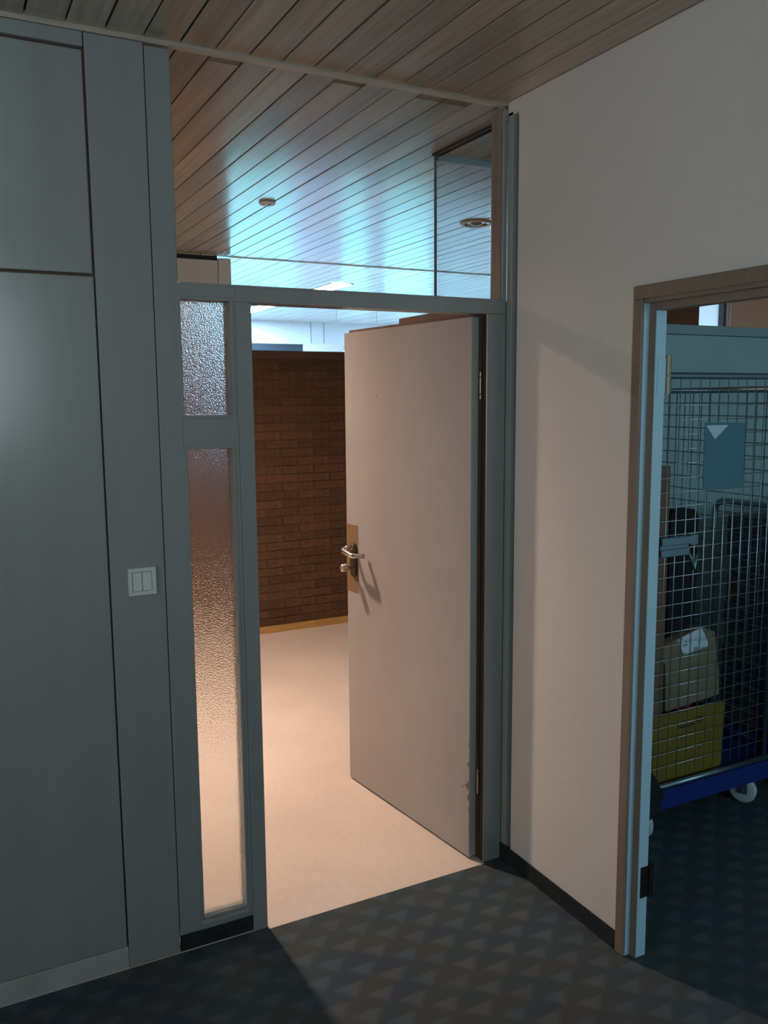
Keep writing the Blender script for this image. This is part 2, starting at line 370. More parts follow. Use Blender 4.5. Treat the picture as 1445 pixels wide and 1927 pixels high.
def wall_with_holes(name, axis, p0, p1, a0, a1, z0, z1, holes, m):
    """vertical wall slab; axis 'y' = slab in xz plane from y=p0..p1 spanning x a0..a1"""
    bm = bmesh.new(); xs = sorted(set([a0, a1]+[h[0] for h in holes]+[h[1] for h in holes])); zs = sorted(set([z0, z1]+[h[2] for h in holes]+[h[3] for h in holes]))
    for xa, xb in zip(xs, xs[1:]):
        for za, zb in zip(zs, zs[1:]):
            cx, cz = (xa+xb)/2, (za+zb)/2
            if any(h[0] < cx < h[1] and h[2] < cz < h[3] for h in holes): continue
            if axis == 'y': addbox(bm, xa, xb, p0, p1, za, zb)
            else: addbox(bm, p0, p1, xa, xb, za, zb)
    return mesh(name, bm, m)

# ------------------------------------------------------------------ floors
struct(box('floor', -3.6, .14, -5, .0, -.06, 0, carpet, bev=0), 'dark blue-grey carpet with a fan pattern in the dim room', 'floor')
struct(box('floor_right_room', .14, 3.2, -5, .62, -.06, 0, carpet, bev=0), 'dark blue carpet under the roll cage in the next room', 'floor')
struct(boxes('floor_hall', [(-2.6, .14, .0, 3.42, -.06, .0015), (-.8435, -.0005, -.013, .0, -.01, .0015), (.14, 6.2, .62, 3.42, -.06, .0015)], lino, bev=0), 'beige linoleum hall floor behind the open door', 'floor')
struct(box('floor_far_room', -2.6, 4.6, 3.42, 8.0, -.06, 0, lino, bev=0), 'pale floor of the bright room behind the brick wall', 'floor')

# ------------------------------------------------------------------ ceiling of planks
PITCH = .1005; X0 = -1.13
ceil = struct(box('ceiling', -3.7, 6.3, -5.1, 8.1, 2.712, 2.80, ceilback, bev=0), 'lacquered wooden plank ceiling with dark open joints', 'ceiling')
_pm = {}
def plank(x0, y0, y1, pm=None):
    k = (round(y0, 3), round(y1, 3))
    if k not in _pm:
        bm = bmesh.new(); addbox(bm, 0, PITCH-.0055, y0, y1, 0, .014, .0012)
        bmesh.ops.recalc_face_normals(bm, faces=bm.faces)
        me = bpy.data.meshes.new('plank'); bm.to_mesh(me); bm.free(); me.materials.append(pm or plankm); _pm[k] = me
    o = bpy.data.objects.new('plank', _pm[k]); COL.objects.link(o); o.parent = ceil
    o.location = (x0+.0027+random.uniform(-.0007, .0007), 0, H+random.uniform(.0004, .0018)); o.rotation_euler = (0, math.radians(random.uniform(-.45, .45)), 0)
k0, k1 = -24, 72
inserts = {2: .090, 6: .086, 9: .098, 10: .098}
for k in range(k0, k1):
    x = X0+k*PITCH
    if x > -3.6-PITCH and x < 3.2: plank(x, -5, 0.0 if x < .08 else .62)
    if x > -2.6-PITCH:
        ys = .045 if x < .13 else .66
        if k in inserts:
            ys = inserts[k]
            box('plank_insert', x+.003, x+PITCH-.003, .047, ys-.001, H+.003, H+.013, insertm, ceil)
        plank(x, ys, 3.395)
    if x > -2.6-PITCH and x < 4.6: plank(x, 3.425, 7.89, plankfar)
struct(boxes('trim_1', [(-3.6, -1.06, 0, .02, 2.686, 2.712), (-1.06, .08, 0, .034, 2.691, 2.712)], trimm, bev=.001), 'pale wooden strip under the ceiling above the glazed partition', 'trim')
struct(box('trim_2', .18, 4.6, 3.400, 3.42, 2.692, 2.712, farwhite), 'pale strip across the ceiling above the brick wall', 'trim')

# ------------------------------------------------------------------ walls of the dim room
wr = struct(boxes('wall_right', [(.08, .14, -.65, -.062, 0, 2.712), (.08, .14, -1.53, -.65, 2.0, 2.712), (.08, .14, -5, -1.53, 0, 2.712),
     (.112, .14, -.062, .02, 0, 2.712), (.08, .14, -.062, .0, 2.655, 2.712)], wallm, bev=0), 'white plastered wall between the two doorways', 'wall')
box('groove_back', .106, .112, -.062, -.03, 0, 2.655, groove, wr, 0)
box('batten', .080, .112, -.0305, .0, 0, 2.665, batten, wr)
bb = struct(boxes('baseboard_right', [(.074, .08, -.626, -.0, 0, .062)], carpet_skirt, bev=.001), 'dark carpet skirting along the white wall', 'baseboard')
struct(wall_with_holes('wall_back', 'y', -3.52, -3.4, -3.6, .08, 0, 2.712, [NEARWIN], wallm), 'wall with a window behind the viewer', 'wall')
struct(wall_with_holes('wall_left', 'x', -3.72, -3.6, -5.1, .5, 0, 2.712, [LEFTWIN], wallm), 'left side wall with an added, unseen window in the dim room', 'wall')
struct(wall_with_holes('wall_right_room_back', 'y', -5.12, -5, .14, 3.2, 0, 2.712, [RIGHTWIN], wallm), 'wall with a window in the roll cage room', 'wall')
struct(box('window_11', NEARWIN[0], NEARWIN[1], -3.47, -3.465, NEARWIN[2], NEARWIN[3], glass, bev=0), 'clear window pane in the wall behind the viewer', 'window')
struct(box('window_12', -3.67, -3.665, LEFTWIN[0], LEFTWIN[1], LEFTWIN[2], LEFTWIN[3], glass, bev=0), 'clear pane of the unseen window added to brighten the white wall', 'window')
struct(box('window_10', .35, 2.5, -5.07, -5.065, .8, 2.5, bluepane, bev=0), 'unseen window pane of the roll cage room, blue tint added to colour the daylight', 'window')
struct(box('wall_right_room_side', 3.2, 3.32, -5.1, .62, 0, 2.712, wallm, bev=0), 'far side wall of the roll cage room', 'wall')

# ------------------------------------------------------------------ built-in cupboard on the left
cup = empty('built_in_cupboard', (-1.5, .2, 0)); tag(cup, 'grey built-in cupboard with flush doors beside the frosted sidelight', 'cupboard')
box('body', -1.93, -1.131, .022, .45, 0, 2.684, paint_edge, cup, 0)
def cdoor(nm, x0, x1, z0, z1):
    d = box(nm, x0, x1, .0, .02, z0, z1, paint, cup, .0018); return d
cdoor('lower_door', -1.915, -1.2915, .074, 2.0535); cdoor('upper_door', -1.915, -1.2935, 2.0615, 2.6375)
box('top_strip', -1.93, -1.2895, .0, .02, 2.6465, 2.684, paint, cup)
box('filler_panel', -1.2865, -1.1315, .0, .021, .004, 2.684, paint, cup, .002)
box('plinth', -1.93, -1.2875, .001, .02, 0, .0715, plinthm, cup)
struct(box('wall_panel_left', -3.6, -1.93, .0, .45, 0, 2.684, paint, bev=.002), 'grey panelled wall left of the cupboard', 'wall')

sw = empty('light_switch', (-1.199, -.002, 1.195)); tag(sw, 'white double rocker light switch on the grey panel', 'switch')
bm = bmesh.new()
x0, x1, z0, z1 = -1.2385, -1.1595, 1.1555, 1.2355
for b in ((x0, x0+.0105, z0, z1), (x1-.0125, x1, z0, z1), (x0+.0105, x1-.0125, z0, z0+.0115), (x0+.0105, x1-.0125, z1-.0115, z1)):
    addbox(bm, b[0], b[1], -.009, -.0005, b[2], b[3])
mesh('frame', bm, plastic, sw)
box('back_plate', x0+.006, x1-.006, -.004, -.0005, z0+.006, z1-.006, gap, sw, 0)
for a, b, t in ((-1.2262, -1.2002, .0002), (-1.1985, -1.1728, 0)):
    bm = bmesh.new(); addbox(bm, a, b, -.0115+t, -.0045, z0+.0128, z1-.0128, .0012)
    for v in bm.verts:
        if v.co.y < -.008: v.co.y += (v.co.z-1.195)*.05
    mesh('rocker', bm, plastic, sw)

# ------------------------------------------------------------------ glazed partition
pt = struct(empty('wall_partition', (-.5, .03, 0)), 'grey painted timber partition framing the door, sidelights and transom', 'wall')
D1 = .075
box('left_stile', -1.129, -1.060, 0, D1, .057, 2.678, paint, pt, .002)
boxes('sidelight_frame', [(-1.0605, -.906, 0, D1, 1.588-.014, 1.672), (-1.0605, -.8925, 0, D1, 2.006, 2.05), (-.9065, -.8925, 0, D1, .057, 2.006), (-1.0605, -.906, 0, D1, .057, .074)], paint, pt, .001)
box('door_post', -.8915, -.844, -.001, D1, 0, 2.003, paint, pt, .002)
box('header', -.8925, .0785, 0, D1, 2.003, 2.05, paint, pt, .002)
box('hinge_post', .0, .0785, -.001, D1, 0, 2.0025, paint, pt, .002)
box('jamb_liner', -.0012, .02, .0025, .095, 0.0, 2.0, jambwood, pt, 0)
box('right_stile', .064, .080, 0, D1, 2.05, 2.678, paint, pt, .001)
box('stile_reveal', .0605, .0638, .012, .060, 2.052, 2.676, revealwood, pt, 0)
def beads(x0, x1, z0, z1, w=.010):
    for b in ((x0-w, x0, z0-w, z1+w), (x1, x1+w, z0-w, z1+w), (x0, x1, z0-w, z0), (x0, x1, z1, z1+w)):
        box('glazing_bead', b[0]+.0004, b[1]-.0004, -.0025, .008, b[2], b[3], paint, pt, .0012)
beads(-1.056, -.910, 1.672, 2.005); beads(-1.052, -.914, .097, 1.573); box('sill_bead', -1.0603, -.9063, .001, .013, .074, .096, plinthm, pt, .001)
box('transom_bead', -1.058, .063, -.002, .014, 2.0455, 2.0525, paint, pt, .001)
box('skirting', -1.127, -.893, .004, .02, 0, .0565, carpet_skirt, pt, 0)
w1 = struct(box('window_1', -1.060, .0635, .030, .035, 2.05, 2.69, glass, bev=0), 'wide clear transom pane above the door and sidelights', 'window')
w2 = struct(box('window_2', -1.0605, -.9055, .050, .055, 1.671, 2.007, frosted, bev=0), 'short frosted sidelight pane beside the top of the door', 'window')
w3 = struct(box('window_3', -1.0605, -.9055, .050, .055, .073, 1.575, frosted, bev=0), 'tall frosted sidelight pane glowing with hall light', 'window')

# ------------------------------------------------------------------ the open door (local: +y along leaf from hinge, -x = visible face)
hx, hy = -.037, .038
ang = math.atan2(.884-.038, -.131+.037)-math.pi/2
dr = struct(empty('door_1', (hx, hy, 0), ang), 'white door standing open into the warm lit hall', 'door')
ROOT[dr] = Vector((0, 0, 0))
DW = .851
bm = bmesh.new(); addbox(bm, 0, .032, 0, DW, .009, 1.994, .0012); leaf = mesh('leaf', bm, [doorwhite, dooredge], dr)
for p in leaf.data.polygons:
    if abs(p.normal.y) > .9: p.material_index = 1
box('rebate_lip', .0322, .045, -.012, DW+.013, .009, 2.008, brownwood, dr, .001)
box('lock_patch', -.0008, .001, DW-.093, DW+.0004, .877, 1.175, rawwood, dr, 0)
bm = bmesh.new(); prism(bm, rrect(.768, .812, .948, 1.098, .0215, 8), 'x', -.009, -.0008); mesh('back_plate', bm, darksteel, dr)
tube('lever_handle', [(-.008, .792, 1.082), (-.062, .792, 1.071), (-.063, .702, 1.058), (-.014, .690, 1.054)], .0102, steel, dr, 14, .016)
bm = bmesh.new(); lathe(bm, [(.0, -.010), (.015, -.010), (.015, -.016), (.0, -.016)], (0, .792, 1.080), 20, 'x'); mesh('handle_rose', bm, steel, dr)
bm = bmesh.new(); lathe(bm, [(0, -.009), (.0075, -.009), (.0075, -.034), (.015, -.036), (.0165, -.040), (.0165, -.062), (.015, -.065), (0, -.065)], (0, .792, .992), 20, 'x')
mesh('knob', bm, mat('satin_nickel', (.62, .56, .46), .4, 1), dr, True)
chipm = mat('chipped_paint', (.22, .13, .10), .8)
def chip(y, z, w, h, seed):
    rr = random.Random(seed); n = 9
    poly = [(max(.0005, y+math.cos(2*math.pi*k/n)*w*rr.uniform(.45, 1.1)), z+math.sin(2*math.pi*k/n)*h*rr.uniform(.45, 1.1)) for k in range(n)]
    bm = bmesh.new(); prism(bm, poly, 'x', -.0004, .0003); mesh('paint_chip', bm, chipm, dr)
for a in ((.006, .372, .008, .010, 1), (.008, .29, .011, .018, 2), (.005, .245, .007, .02, 3), (.022, .285, .012, .003, 4), (.035, .274, .004, .004, 5), (.043, .273, .003, .004, 6), (.003, .20, .004, .012, 7),
          (.003, .13, .003, .006, 8), (.002, .45, .003, .012, 9), (.33, 1.245, .004, .003, 10), (.34, 1.246, .003, .002, 11), (.60, 1.73, .002, .010, 12), (.68, .895+.07, .003, .004, 13), (.45, .80, .003, .003, 14)):
    chip(*a)
for z in (1.76, .31):
    bm = bmesh.new()
    for a, b in ((-.048, -.032), (-.028, .026), (.030, .046)): lathe(bm, [(0, a), (.0034, a), (.0034, b), (0, b)], (.0265, -.0165, z), 12)
    mesh('hinge', bm, brass, dr)

# ------------------------------------------------------------------ hall: brick wall and upper panels
bw = struct(box('wall_hall_back', -2.6, 3.4, 3.4085, 3.53, 0, 2.012, mortar, bev=0), 'low brown brick wall with a wooden cap at the back of the hall', 'wall')
bmeshes = []
for v in range(6):
    rr = random.Random(v); bm = bmesh.new(); addbox(bm, 0, .2415, 0, .05, 0, .0535, .003)
    for q in bm.verts: q.co += Vector((rr.uniform(-.0012, .0012), rr.uniform(-.0012, .0012), rr.uniform(-.0012, .0012)))
    bmesh.ops.recalc_face_normals(bm, faces=bm.faces)
    me = bpy.data.meshes.new('brick'); bm.to_mesh(me); bm.free(); me.materials.append(brick); bmeshes.append(me)
for r in range(31):
    z = .050+.0625*r
    for c in range(9):
        x = .0185+.254*c-.254+(.127 if r % 2 else 0)
        o = bpy.data.objects.new('brick', random.choice(bmeshes)); COL.objects.link(o); o.parent = bw
        o.location = (x+random.uniform(-.003, .003), 3.4035+random.uniform(-.0025, .002), z+random.uniform(-.0015, .0015))
        o.scale = (.2475/.2415, 1, 1.06)
boxes('distant_brickwork', [(-2.6, -.25, 3.402, 3.4085, 0, 2.0), (2.2, 3.4, 3.402, 3.4085, 0, 2.0)], brickwork, bw, 0)
box('cap', -2.6, 3.42, 3.385, 3.55, 2.008, 2.064, brownwood, bw, .003)
struct(box('baseboard_hall_back', -2.6, 3.4, 3.382, 3.403, 0, .052, oak, bev=.002), 'orange oak skirting below the brick wall', 'baseboard')
wp = struct(empty('wall_hall_upper', (-1, 3.45, 2.064)), 'white upper panel above the brick wall up to the ceiling', 'wall')
box('panel', -2.6, .092, 3.42, 3.47, 2.064, 2.668, panelwhite, wp); box('post', .094, .181, 3.405, 3.48, 2.064, 2.684, panelwhite, wp)
box('shadow_gap', -2.6, .092, 3.43, 3.46, 2.668, 2.71, gap, wp, 0)
struct(box('wall_hall_left', -2.72, -2.6, .45, 8.0, 0, 2.712, wallm, bev=0), 'left end wall of the hall', 'wall')
st = struct(box('wall_stub', .13, .25, .096, .852, 0, 2.028, brickwork, bev=0), 'short brown wall stub behind the open door', 'wall')
box('cap', .122, .258, .096, .860, 2.026, 2.062, brownwood, st, .002)
struct(box('window_4', .173, .179, .08, .638, 2.062, 2.698, glass, bev=0), 'small clear pane above the short wall stub', 'window')
struct(boxes('trim_3', [(.160, .164, .078, .640, 2.691, 2.700), (.186, .190, .078, .640, 2.689, 2.700)], gap, bev=.001), 'dark ceiling channel holding the small side pane', 'trim')
struct(box('trim_4', .173, .181, .636, .646, 2.062, 2.70, groove, bev=.001), 'thin dark upright at the glass corner', 'trim')
pw = struct(box('wall_right_room_front', .25, 3.3, .622, .660, 0, 2.016, teal, bev=.002), 'grey-green panel wall behind the roll cage', 'wall')
box('header', .25, 3.3, .612, .666, 2.018, 2.064, tealdark, pw, .003)
struct(box('trim_5', .183, 3.3, .630, .656, 2.676, 2.712, tealdark, bev=.001), 'grey-green ceiling strip above the glazed panel wall', 'trim')
struct(box('window_5', .183, 3.3, .638, .644, 2.064, 2.67, glass, bev=0), 'long clear pane above the grey-green panel wall', 'window')
# right part of the hall, seen above the panel wall
struct(box('wall_hall_pier', 3.42, 4.70, 3.42, 3.54, 0, 2.712, brickwork, bev=0), 'full height brown brick pier seen above the roll cage', 'wall')
w6 = struct(empty('window_6', (4.88, 3.46, 0)), 'bright window with an added sky-dimming blind beside the brick pier', 'window')
box('blind', 4.70, 5.05, 3.50, 3.503, .4, 2.70, blind, w6, 0)  # blind added to hold the sky brightness down
boxes('frame', [(5.045, 5.075, 3.44, 3.52, 0, 2.712), (4.70, 5.05, 3.44, 3.52, 0, .4)], darkframe, w6, 0)
box('cover_strip', 5.082, 5.10, 3.43, 3.50, 0, 2.712, farwhite, w6, 0)
struct(boxes('wall_hall_right', [(5.10, 5.19, 3.40, 3.54, 0, 2.712), (5.19, 6.2, 3.42, 3.54, 0, 2.712), (6.2, 6.32, .66, 3.54, 0, 2.712), (3.3, 6.3, .60, .66, 0, 2.712)], panelwhite, bev=0), 'beige wall at the right end of the hall', 'wall')

# ------------------------------------------------------------------ bright far room
fw = struct(wall_with_holes('wall_far', 'y', 7.89, 8.02, -2.6, 4.6, 0, 2.712, FARWIN, farwhite), 'white window wall of the bright far room', 'wall')
for x in (2.64, 2.82): box('cover_strip', x-.004, x+.004, 7.882, 7.89, 2.41, 2.698, batten, fw, 0)
box('pier', 2.505, 3.055, 7.80, 7.889, 0, 2.425, pierm, fw, .002); box('pier', 3.535, 3.675, 7.80, 7.889, 0, 2.41, pierm, fw, .002)
box('blind_box', -1.9, 2.50, 7.83, 7.888, 2.30, 2.412, darkframe, fw, .002)
n = 7
for (a, b, c, d) in FARWIN:
    w = struct(empty('window_%d' % n, ((a+b)/2, 7.95, c)), 'tall daylight window %s of the far room' % {7: 'left of the wide pier', 8: 'between the two piers', 9: 'right of the narrow pier'}[n], 'window'); n += 1
    fr = [(a, a+.05), (b-.05, b)]
    if b-a > 2: fr += [((a+b)/2-.03, (a+b)/2+.03)]
    boxes('frame', [(p, q, 7.93, 7.98, c, d) for p, q in fr]+[(a, b, 7.93, 7.98, c, c+.05), (a, b, 7.93, 7.98, d-.05, d)], farwhite, w, .001)
    box('pane', a+.05, b-.05, 7.952, 7.956, c+.05, d-.05, tinted, w, 0)
struct(box('wall_far_right', 4.6, 4.69, 3.54, 8.0, 0, 2.712, farwhite, bev=0), 'right side wall of the far room', 'wall')

def luminaire(y0, y1, label):
    t = empty('fluorescent_ceiling_light', (1.46, y0, 2.66)); tag(t, label, 'ceiling light', 'fluorescent lights in the far room')
    bm = bmesh.new()
    for b in ((1.355, 1.37, y0, y1), (1.55, 1.565, y0, y1), (1.37, 1.55, y0, y0+.012), (1.37, 1.55, y1-.012, y1)): addbox(bm, *b, 2.690, 2.698)
    mesh('housing', bm, farwhite, t); box('diffuser', 1.371, 1.549, y0+.013, y1-.013, 2.692, 2.697, tubeglow, t, 0)
luminaire(4.34, 5.84, 'long white fluorescent light near the brick wall'); luminaire(5.94, 7.44, 'long white fluorescent light nearer the far windows')
for x, y, h in ((2.36, 6.47, .10), (2.70, 6.14, .16)):
    t = tube('ceiling_hook', [(x, y, 2.698), (x, y, 2.698-h), (x+.02, y, 2.698-h-.02), (x+.03, y, 2.698-h)], .003, batten, None, 6)
    tag(t, '%s thin wire hook hanging from the far room ceiling' % ('shorter' if h < .12 else 'longer'), 'hook', 'ceiling hooks in the far room')

# ------------------------------------------------------------------ ceiling sensor, downlights
def sensor(x, y, label):
    t = empty('ceiling_sensor', (x, y, H)); tag(t, label, 'sensor')
    bm = bmesh.new(); rg = lathe(bm, [(.0, H), (.042, H), (.042, H-.004), (.036, H-.012), (.0, H-.013)], (x, y, 0), 28); mesh('body', bm, plastic, t, True)
    for a in range(3):
        bm = bmesh.new(); lathe(bm, [(0, H-.0125), (.006, H-.0125), (.006, H-.0142), (0, H-.0142)], (x+.017*math.cos(a*2.09+1), y+.017*math.sin(a*2.09+1), 0), 12); mesh('vent_hole', bm, gap, t)
sensor(-.152, 1.735, 'small white round sensor with three holes on the hall ceiling')
sensor(2.93, 6.05, 'small white round sensor on the far room ceiling')
def downlight(x, y, label, lit, power=480):
    t = empty('recessed_downlight', (x, y, H)); tag(t, label, 'downlight', 'hall downlights')
    bm = bmesh.new(); lathe(bm, [(.070, H+.002), (.094, H), (.094, H-.004), (.086, H-.009), (.068, H-.006), (.070, H+.002)], (x, y, 0), 36); mesh('trim_ring', bm, mat('ring_beige', (.62, .50, .42), .4), t, True)
    bm = bmesh.new(); lathe(bm, [(.069, H-.005), (.055, H+.004), (.05, H+.008), (0, H+.009)], (x, y, 0), 36); mesh('reflector', bm, mat('reflector', (.55, .48, .42), .12, 1), t, True)
    if lit:
        bm = bmesh.new(); lathe(bm, [(.046, H-.007), (.046, H-.0085), (0, H-.010)], (x, y, 0), 24); mesh('bulb', bm, lampglow, t, True)
        l = bpy.data.lights.new('downlight_glow', 'SPOT'); l.spot_size = math.radians(160); l.spot_blend = 1; l.shadow_soft_size = .055; l.energy = power; l.color = (1, .735, .565)
        o = bpy.data.objects.new('downlight_glow', l); COL.objects.link(o); o.parent = t; o.location = (0, 0, -.014)
    else:
        bm = bmesh.new(); lathe(bm, [(.034, H+.004), (.032, H-.006), (.02, H-.012), (0, H-.014)], (x, y, 0), 24); mesh('bulb', bm, mat('dark_bulb', (.05, .06, .05), .08, coat=1, coatr=.02), t, True)
downlight(-.90, 1.72, 'lit recessed downlight shining warm light into the hall', True)
downlight(5.06, 1.72, 'unseen downlight added to warm the beige wall at the right end of the hall', True, 150)  # added lamp out of view, brightens the beige wall
downlight(1.088, 1.72, 'unlit recessed downlight with beige ring seen through the transom', False)

# ------------------------------------------------------------------ doorway in the right wall
d2 = struct(empty('door_2', (.11, -1.09, 0)), 'brown cased doorway into the roll cage room', 'door')
for s in (0, 1):
    f = (lambda y: y) if s == 0 else (lambda y: -2.18-y)
    def bx(nm, x0, x1, y0, y1, z0, z1, m, bev=.002):
        a, b = sorted((f(y0), f(y1))); return box(nm, x0, x1, a, b, z0, z1, m, d2, bev)
    bx('casing', .072, .081, -.660, -.624, 0, 1.987, casingm)
    bx('jamb', .0815, .1415, -.6605, -.6505, 0, 1.99, jamblight, .001)
    bx('stop_face', .1005, .103, -.6845, -.6607, 0, 1.977, casingm, 0)
    bx('stop', .1032, .1425, -.6850, -.6607, 0, 1.9765, jamblight, .0015)
box('casing', .072, .081, -1.556, -.624, 1.988, 2.025, casingm, d2, .002)
box('head', .0812, .1415, -1.53, -.65, 1.976, 2.0, casingm, d2, .001); box('head_stop', .1004, .1428, -1.528, -.6525, 1.955, 1.977, casingm, d2, .001)
for z in (1.775, .245):
    bm = bmesh.new()
    for a, b in ((-.052, -.004), (.0, .046)): lathe(bm, [(0, a), (.007, a), (.007, b), (0, b)], (.150, -.690, z), 14)
    lathe(bm, [(0, .046), (.0085, .046), (.0085, .056), (0, .058)], (.150, -.690, z), 14)
    hg = mesh('hinge', bm, hingem if z > 1 else darksteel, d2)
    box('plate', .112, .143, -.687, -.6852, z-.05, z+.05, jamblight if z > 1 else darksteel, hg, 0)

# ------------------------------------------------------------------ roll cage
CX0, CX1, CY0, CY1, CZ, CT = .645, 1.300, -.165, .54, .205, 1.792
rc = empty('roll_cage', (1.0, .19, 0)); tag(rc, 'wire mesh roll cage on a blue deck with post inside', 'roll cage')
bm = bmesh.new(); prism(bm, rrect(CX0-.005, CX1+.06, CY0-.02, CY1+.02, .05), 'z', .118, .196); bmesh.ops.bevel(bm, geom=bm.edges[:], offset=.004, segments=1, affect='EDGES'); mesh('deck', bm, bluep, rc)
tube('deck_rail', [(CX0, CY0-.012, CZ+.004), (CX1+.02, CY0-.012, CZ+.004)], .0115, tubem, rc, 12)
tube('front_frame', [(CX0, CY0, CZ-.01), (CX0, CY0, CT), (CX1, CY0, CT), (CX1, CY0, CZ-.01)], .013, tubem, rc, 12, .05)
tube('side_frame', [(CX1+.012, CY0+.03, CZ-.01), (CX1+.012, CY0+.03, CT-.05), (CX1+.012, CY1, CT-.05), (CX1+.012, CY1, CZ-.01)], .013, tubem, rc, 12, .05)
tube('side_frame', [(CX0-.012, CY0+.03, CZ-.01), (CX0-.012, CY0+.03, CT-.05), (CX0-.012, CY1, CT-.05), (CX0-.012, CY1, CZ-.01)], .013, tubem, rc, 12, .05)
tube('rear_bar', [(CX0, CY1, 1.735), (CX1, CY1, 1.735)], .014, tubem, rc, 10)
def wires(name, o, u, nu, v, nv, r, m, parent):
    o, u, v = Vector(o), Vector(u), Vector(v); bm = bmesh.new(); n = u.cross(v).normalized()*r*1.6
    for i in range(1, nu): sweep(bm, [o+u*i/nu+n, o+u*i/nu+v+n], r, 5)
    for j in range(1, nv): sweep(bm, [o+v*j/nv, o+v*j/nv+u], r, 5)
    return tag(mesh(name, bm, m, parent, True), kind='stuff')
wires('wire_mesh', (CX0, CY0, CZ+.022), (CX1-CX0, 0, 0), 13, (0, 0, CT-CZ-.022), 29, .0019, wirem, rc)
wires('wire_mesh', (CX1+.012, CY0+.03, CZ), (0, CY1-CY0-.03, 0), 14, (0, 0, CT-.05-CZ), 28, .0021, wiredark, rc)
wires('wire_mesh', (CX0-.012, CY0+.03, CZ), (0, CY1-CY0-.03, 0), 14, (0, 0, CT-.05-CZ), 28, .0021, wiredark, rc)
def caster(x, y, rz, parent):
    bm = bmesh.new(); lathe(bm, [(.018, -.012), (.046, -.014), (.055, -.010), (.055, .010), (.046, .014), (.018, .012), (.018, -.012)], (0, 0, 0), 28, 'x')
    bmesh.ops.rotate(bm, verts=bm.verts, cent=(0, 0, 0), matrix=Matrix.Rotation(rz, 3, 'Z')); bmesh.ops.translate(bm, verts=bm.verts, vec=(x, y, .0555)); w = mesh('caster_wheel', bm, tyre, parent, True)
    bm = bmesh.new()
    for s in (-1, 1): addbox(bm, s*.0185-.0015, s*.0185+.0015, -.02, .02, -.012, .06)
    addbox(bm, -.02, .02, -.025, .025, .058, .064); sweep(bm, [(-.024, 0, 0), (.024, 0, 0)], .008, 10)
    bmesh.ops.rotate(bm, verts=bm.verts, cent=(0, 0, 0), matrix=Matrix.Rotation(rz, 3, 'Z')); bmesh.ops.translate(bm, verts=bm.verts, vec=(x, y, .0555))
    mesh('fork', bm, tubem, w)
caster(1.245, -.12, .5, rc); caster(.672, -.13, -.25, rc); caster(1.28, .46, .3, rc); caster(.74, .46, .2, rc)
# latch
bm = bmesh.new(); addbox(bm, .655, .825, -.196, -.180, 1.165, 1.195, .002); addbox(bm, .655, .80, -.192, -.180, 1.122, 1.15, .002); addbox(bm, .655, .80, -.186, -.180, 1.12, 1.195, .001)
addbox(bm, .80, .835, -.198, -.180, 1.158, 1.200, .002); mesh('latch', bm, tubem, rc)
tube('latch_hook', [(.80, -.188, 1.125), (.815, -.19, 1.10), (.828, -.19, 1.06), (.838, -.188, 1.12)], .007, wiredark, rc, 8)
# paper sheet on the mesh
ps = empty('paper_sheet', (.98, -.176, 1.49)); tag(ps, 'teal sheet of card with a pale triangle hung on the roll cage', 'paper')
bm = bmesh.new(); prism(bm, [(.872, 1.364), (1.093, 1.364), (1.087, 1.614), (.869, 1.618)], 'y', -.1765, -.1745); mesh('sheet', bm, papert, ps)
bm = bmesh.new(); prism(bm, [(.876, 1.607), (.995, 1.607), (.924, 1.554)], 'y', -.1775, -.1768); mesh('triangle', bm, paperw, ps)
def at(pts, y, k=-.165):
    t = (y+2.50508)/(k+2.50508); return [(-1.69889+(x+1.69889)*t, 1.716+(z-1.716)*t) for x, z in pts]
# yellow letter tray
yt = empty('letter_tray', (.87, -.05, .20)); tag(yt, 'yellow post tray with dark lettering inside the roll cage', 'tray')
bm = bmesh.new(); prism(bm, [(.675, .2075), (1.068, .2075), (1.078, .33), (1.083, .483), (.675, .481)], 'y', -.146, -.140)
mesh('front', bm, yellow, yt)
bm = bmesh.new(); addbox(bm, .79, 1.06, -.139, .12, .2065, .212); addbox(bm, .79, .796, -.139, .12, .212, .45); addbox(bm, 1.054, 1.06, -.139, .12, .212, .45); addbox(bm, .796, 1.054, .114, .12, .212, .45); mesh('body', bm, yellow, yt)
def text(body, size, m, name, parent, loc, shear=0):
    c = bpy.data.curves.new('t', 'FONT'); c.body = body; c.size = size; c.extrude = .0004; c.offset = .0003; c.resolution_u = 2
    o = bpy.data.objects.new('t', c); COL.objects.link(o); bpy.context.view_layer.update()
    me = bpy.data.meshes.new_from_object(o.evaluated_get(bpy.context.evaluated_depsgraph_get())); bpy.data.objects.remove(o)
    me.transform(Matrix.Translation(Vector(loc)-ROOT[parent]) @ Matrix.Rotation(R90, 4, 'X')); me.materials.clear(); me.materials.append(m)
    q = bpy.data.objects.new(name, me); COL.objects.link(q); q.parent = parent; return q
text('Deutsche Post', .0158, ink, 'lettering', yt, (.822, -.1470, .414))
bm = bmesh.new()
sweep(bm, fillet([(.933, -.1465, .440), (.926, -.1465, .430), (.934, -.1465, .420), (.945, -.1465, .420), (.951, -.1465, .431), (.943, -.1465, .439)], .006), .0022, 6)
prism(bm, [(.947, .436), (.956, .446), (.950, .447), (.943, .440)], 'y', -.1468, -.1462); prism(bm, [(.928, .440), (.937, .440), (.935, .447), (.926, .447)], 'y', -.1468, -.1462); mesh('horn_emblem', bm, ink, yt)
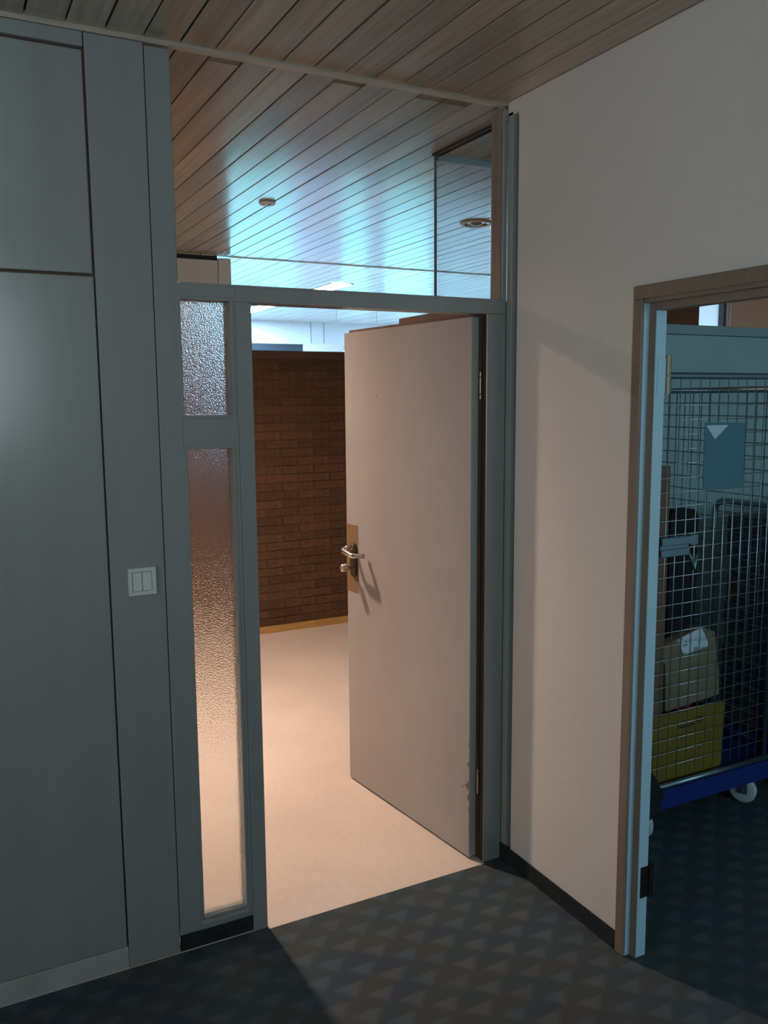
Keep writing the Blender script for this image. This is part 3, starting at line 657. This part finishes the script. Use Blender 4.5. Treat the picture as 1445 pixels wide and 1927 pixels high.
# cardboard and others in the cage
def quad(name, pts, y0, y1, m, label, cat, tilt=0):
    bm = bmesh.new(); prism(bm, pts, 'y', y0, y1); o = mesh(name, bm, m); return tag(o, label, cat)
cb = empty('cardboard_parcel', (.85, -.08, .49)); tag(cb, 'tilted brown cardboard parcel with white label above the yellow tray', 'parcel')
bm = bmesh.new(); prism(bm, [*at([(.732, .506), (1.022, .528), (1.015, .63), (.983, .792), (.905, .822), (.686, .766), (.722, .69)], -.125)], 'y', -.125, -.085); mesh('body', bm, cardboard, cb)
bm = bmesh.new(); prism(bm, at([(.782, .786), (.908, .818), (.957, .738), (.819, .719)], -.1262), 'y', -.1262, -.1252); mesh('address_label', bm, labelm, cb)
fc = tag(box('folded_cardboard', .698, .748, -.132, -.122, .2065, 1.457, carddark, bev=.001), 'tall dark brown folded cardboard upright at the edge of the cage', 'cardboard')
bm = bmesh.new(); prism(bm, rrect(1.04, 1.205, .207, 1.235, .035), 'y', .14, .20); bmesh.ops.bevel(bm, geom=bm.edges[:], offset=.006, segments=1, affect='EDGES')
tag(mesh('black_bag', bm, black), 'tall black bag with rounded top beside the folded cardboard', 'bag')
tag(box('pink_wallet', .885, .965, -.078, -.070, .213, .515, pink), 'pink plastic wallet peeping out behind the yellow tray', 'wallet')
bm = bmesh.new(); prism(bm, [(.60, .31), (.640, .285), (.694, .195), (.652, .118), (.60, .10)], 'y', -.216, -.188); bmesh.ops.bevel(bm, geom=bm.edges[:], offset=.005, segments=1, affect='EDGES')
mesh('hanging_bag', bm, black, rc)  # black plastic bag hanging at the front corner, kept as a cage part

# second, lower trolley
tr = empty('mesh_trolley', (1.9, -.1, 0)); tag(tr, 'lower mesh trolley loaded with dark paper bundles behind the cage', 'trolley')
TX, TY0, TY1, TT = 1.50, -.45, .315, 1.24
tube('side_frame', [(TX, TY1, .17), (TX, TY1, TT), (TX, TY0, TT), (TX, TY0, .17)], .014, tubem, tr, 12, .06)
tube('side_frame', [(2.2, TY1, .17), (2.2, TY1, TT), (2.2, TY0, TT), (2.2, TY0, .17)], .014, tubem, tr, 12, .06)
wires('wire_mesh', (TX, TY0, .2), (0, TY1-TY0, 0), 15, (0, 0, TT-.2), 20, .0021, wiredark, tr)
box('deck', TX-.02, 2.22, TY0-.02, TY1+.02, .12, .185, bluep, tr, .006)
for x, y in ((TX+.05, TY0+.05), (TX+.05, TY1-.05), (2.15, TY0+.05), (2.15, TY1-.05)): caster(x, y, .2, tr)
z = .186; i = 0
while z < 1.12:
    h = random.uniform(.075, .13); a = random.uniform(-.02, .02)
    for yy0, yy1, t in ((TY0+.04, -.09, 'front'), (-.07, TY1-.04, 'rear')):
        o = box('paper_bundle', TX+.03+random.uniform(0, .03), 2.16, yy0, yy1, z, z+h-.002, bundles[i % 3], bev=.006); i += 1
        tag(o, 'dark strapped paper bundle stacked in the lower mesh trolley', 'bundle', 'paper bundles in the trolley')
    z += h
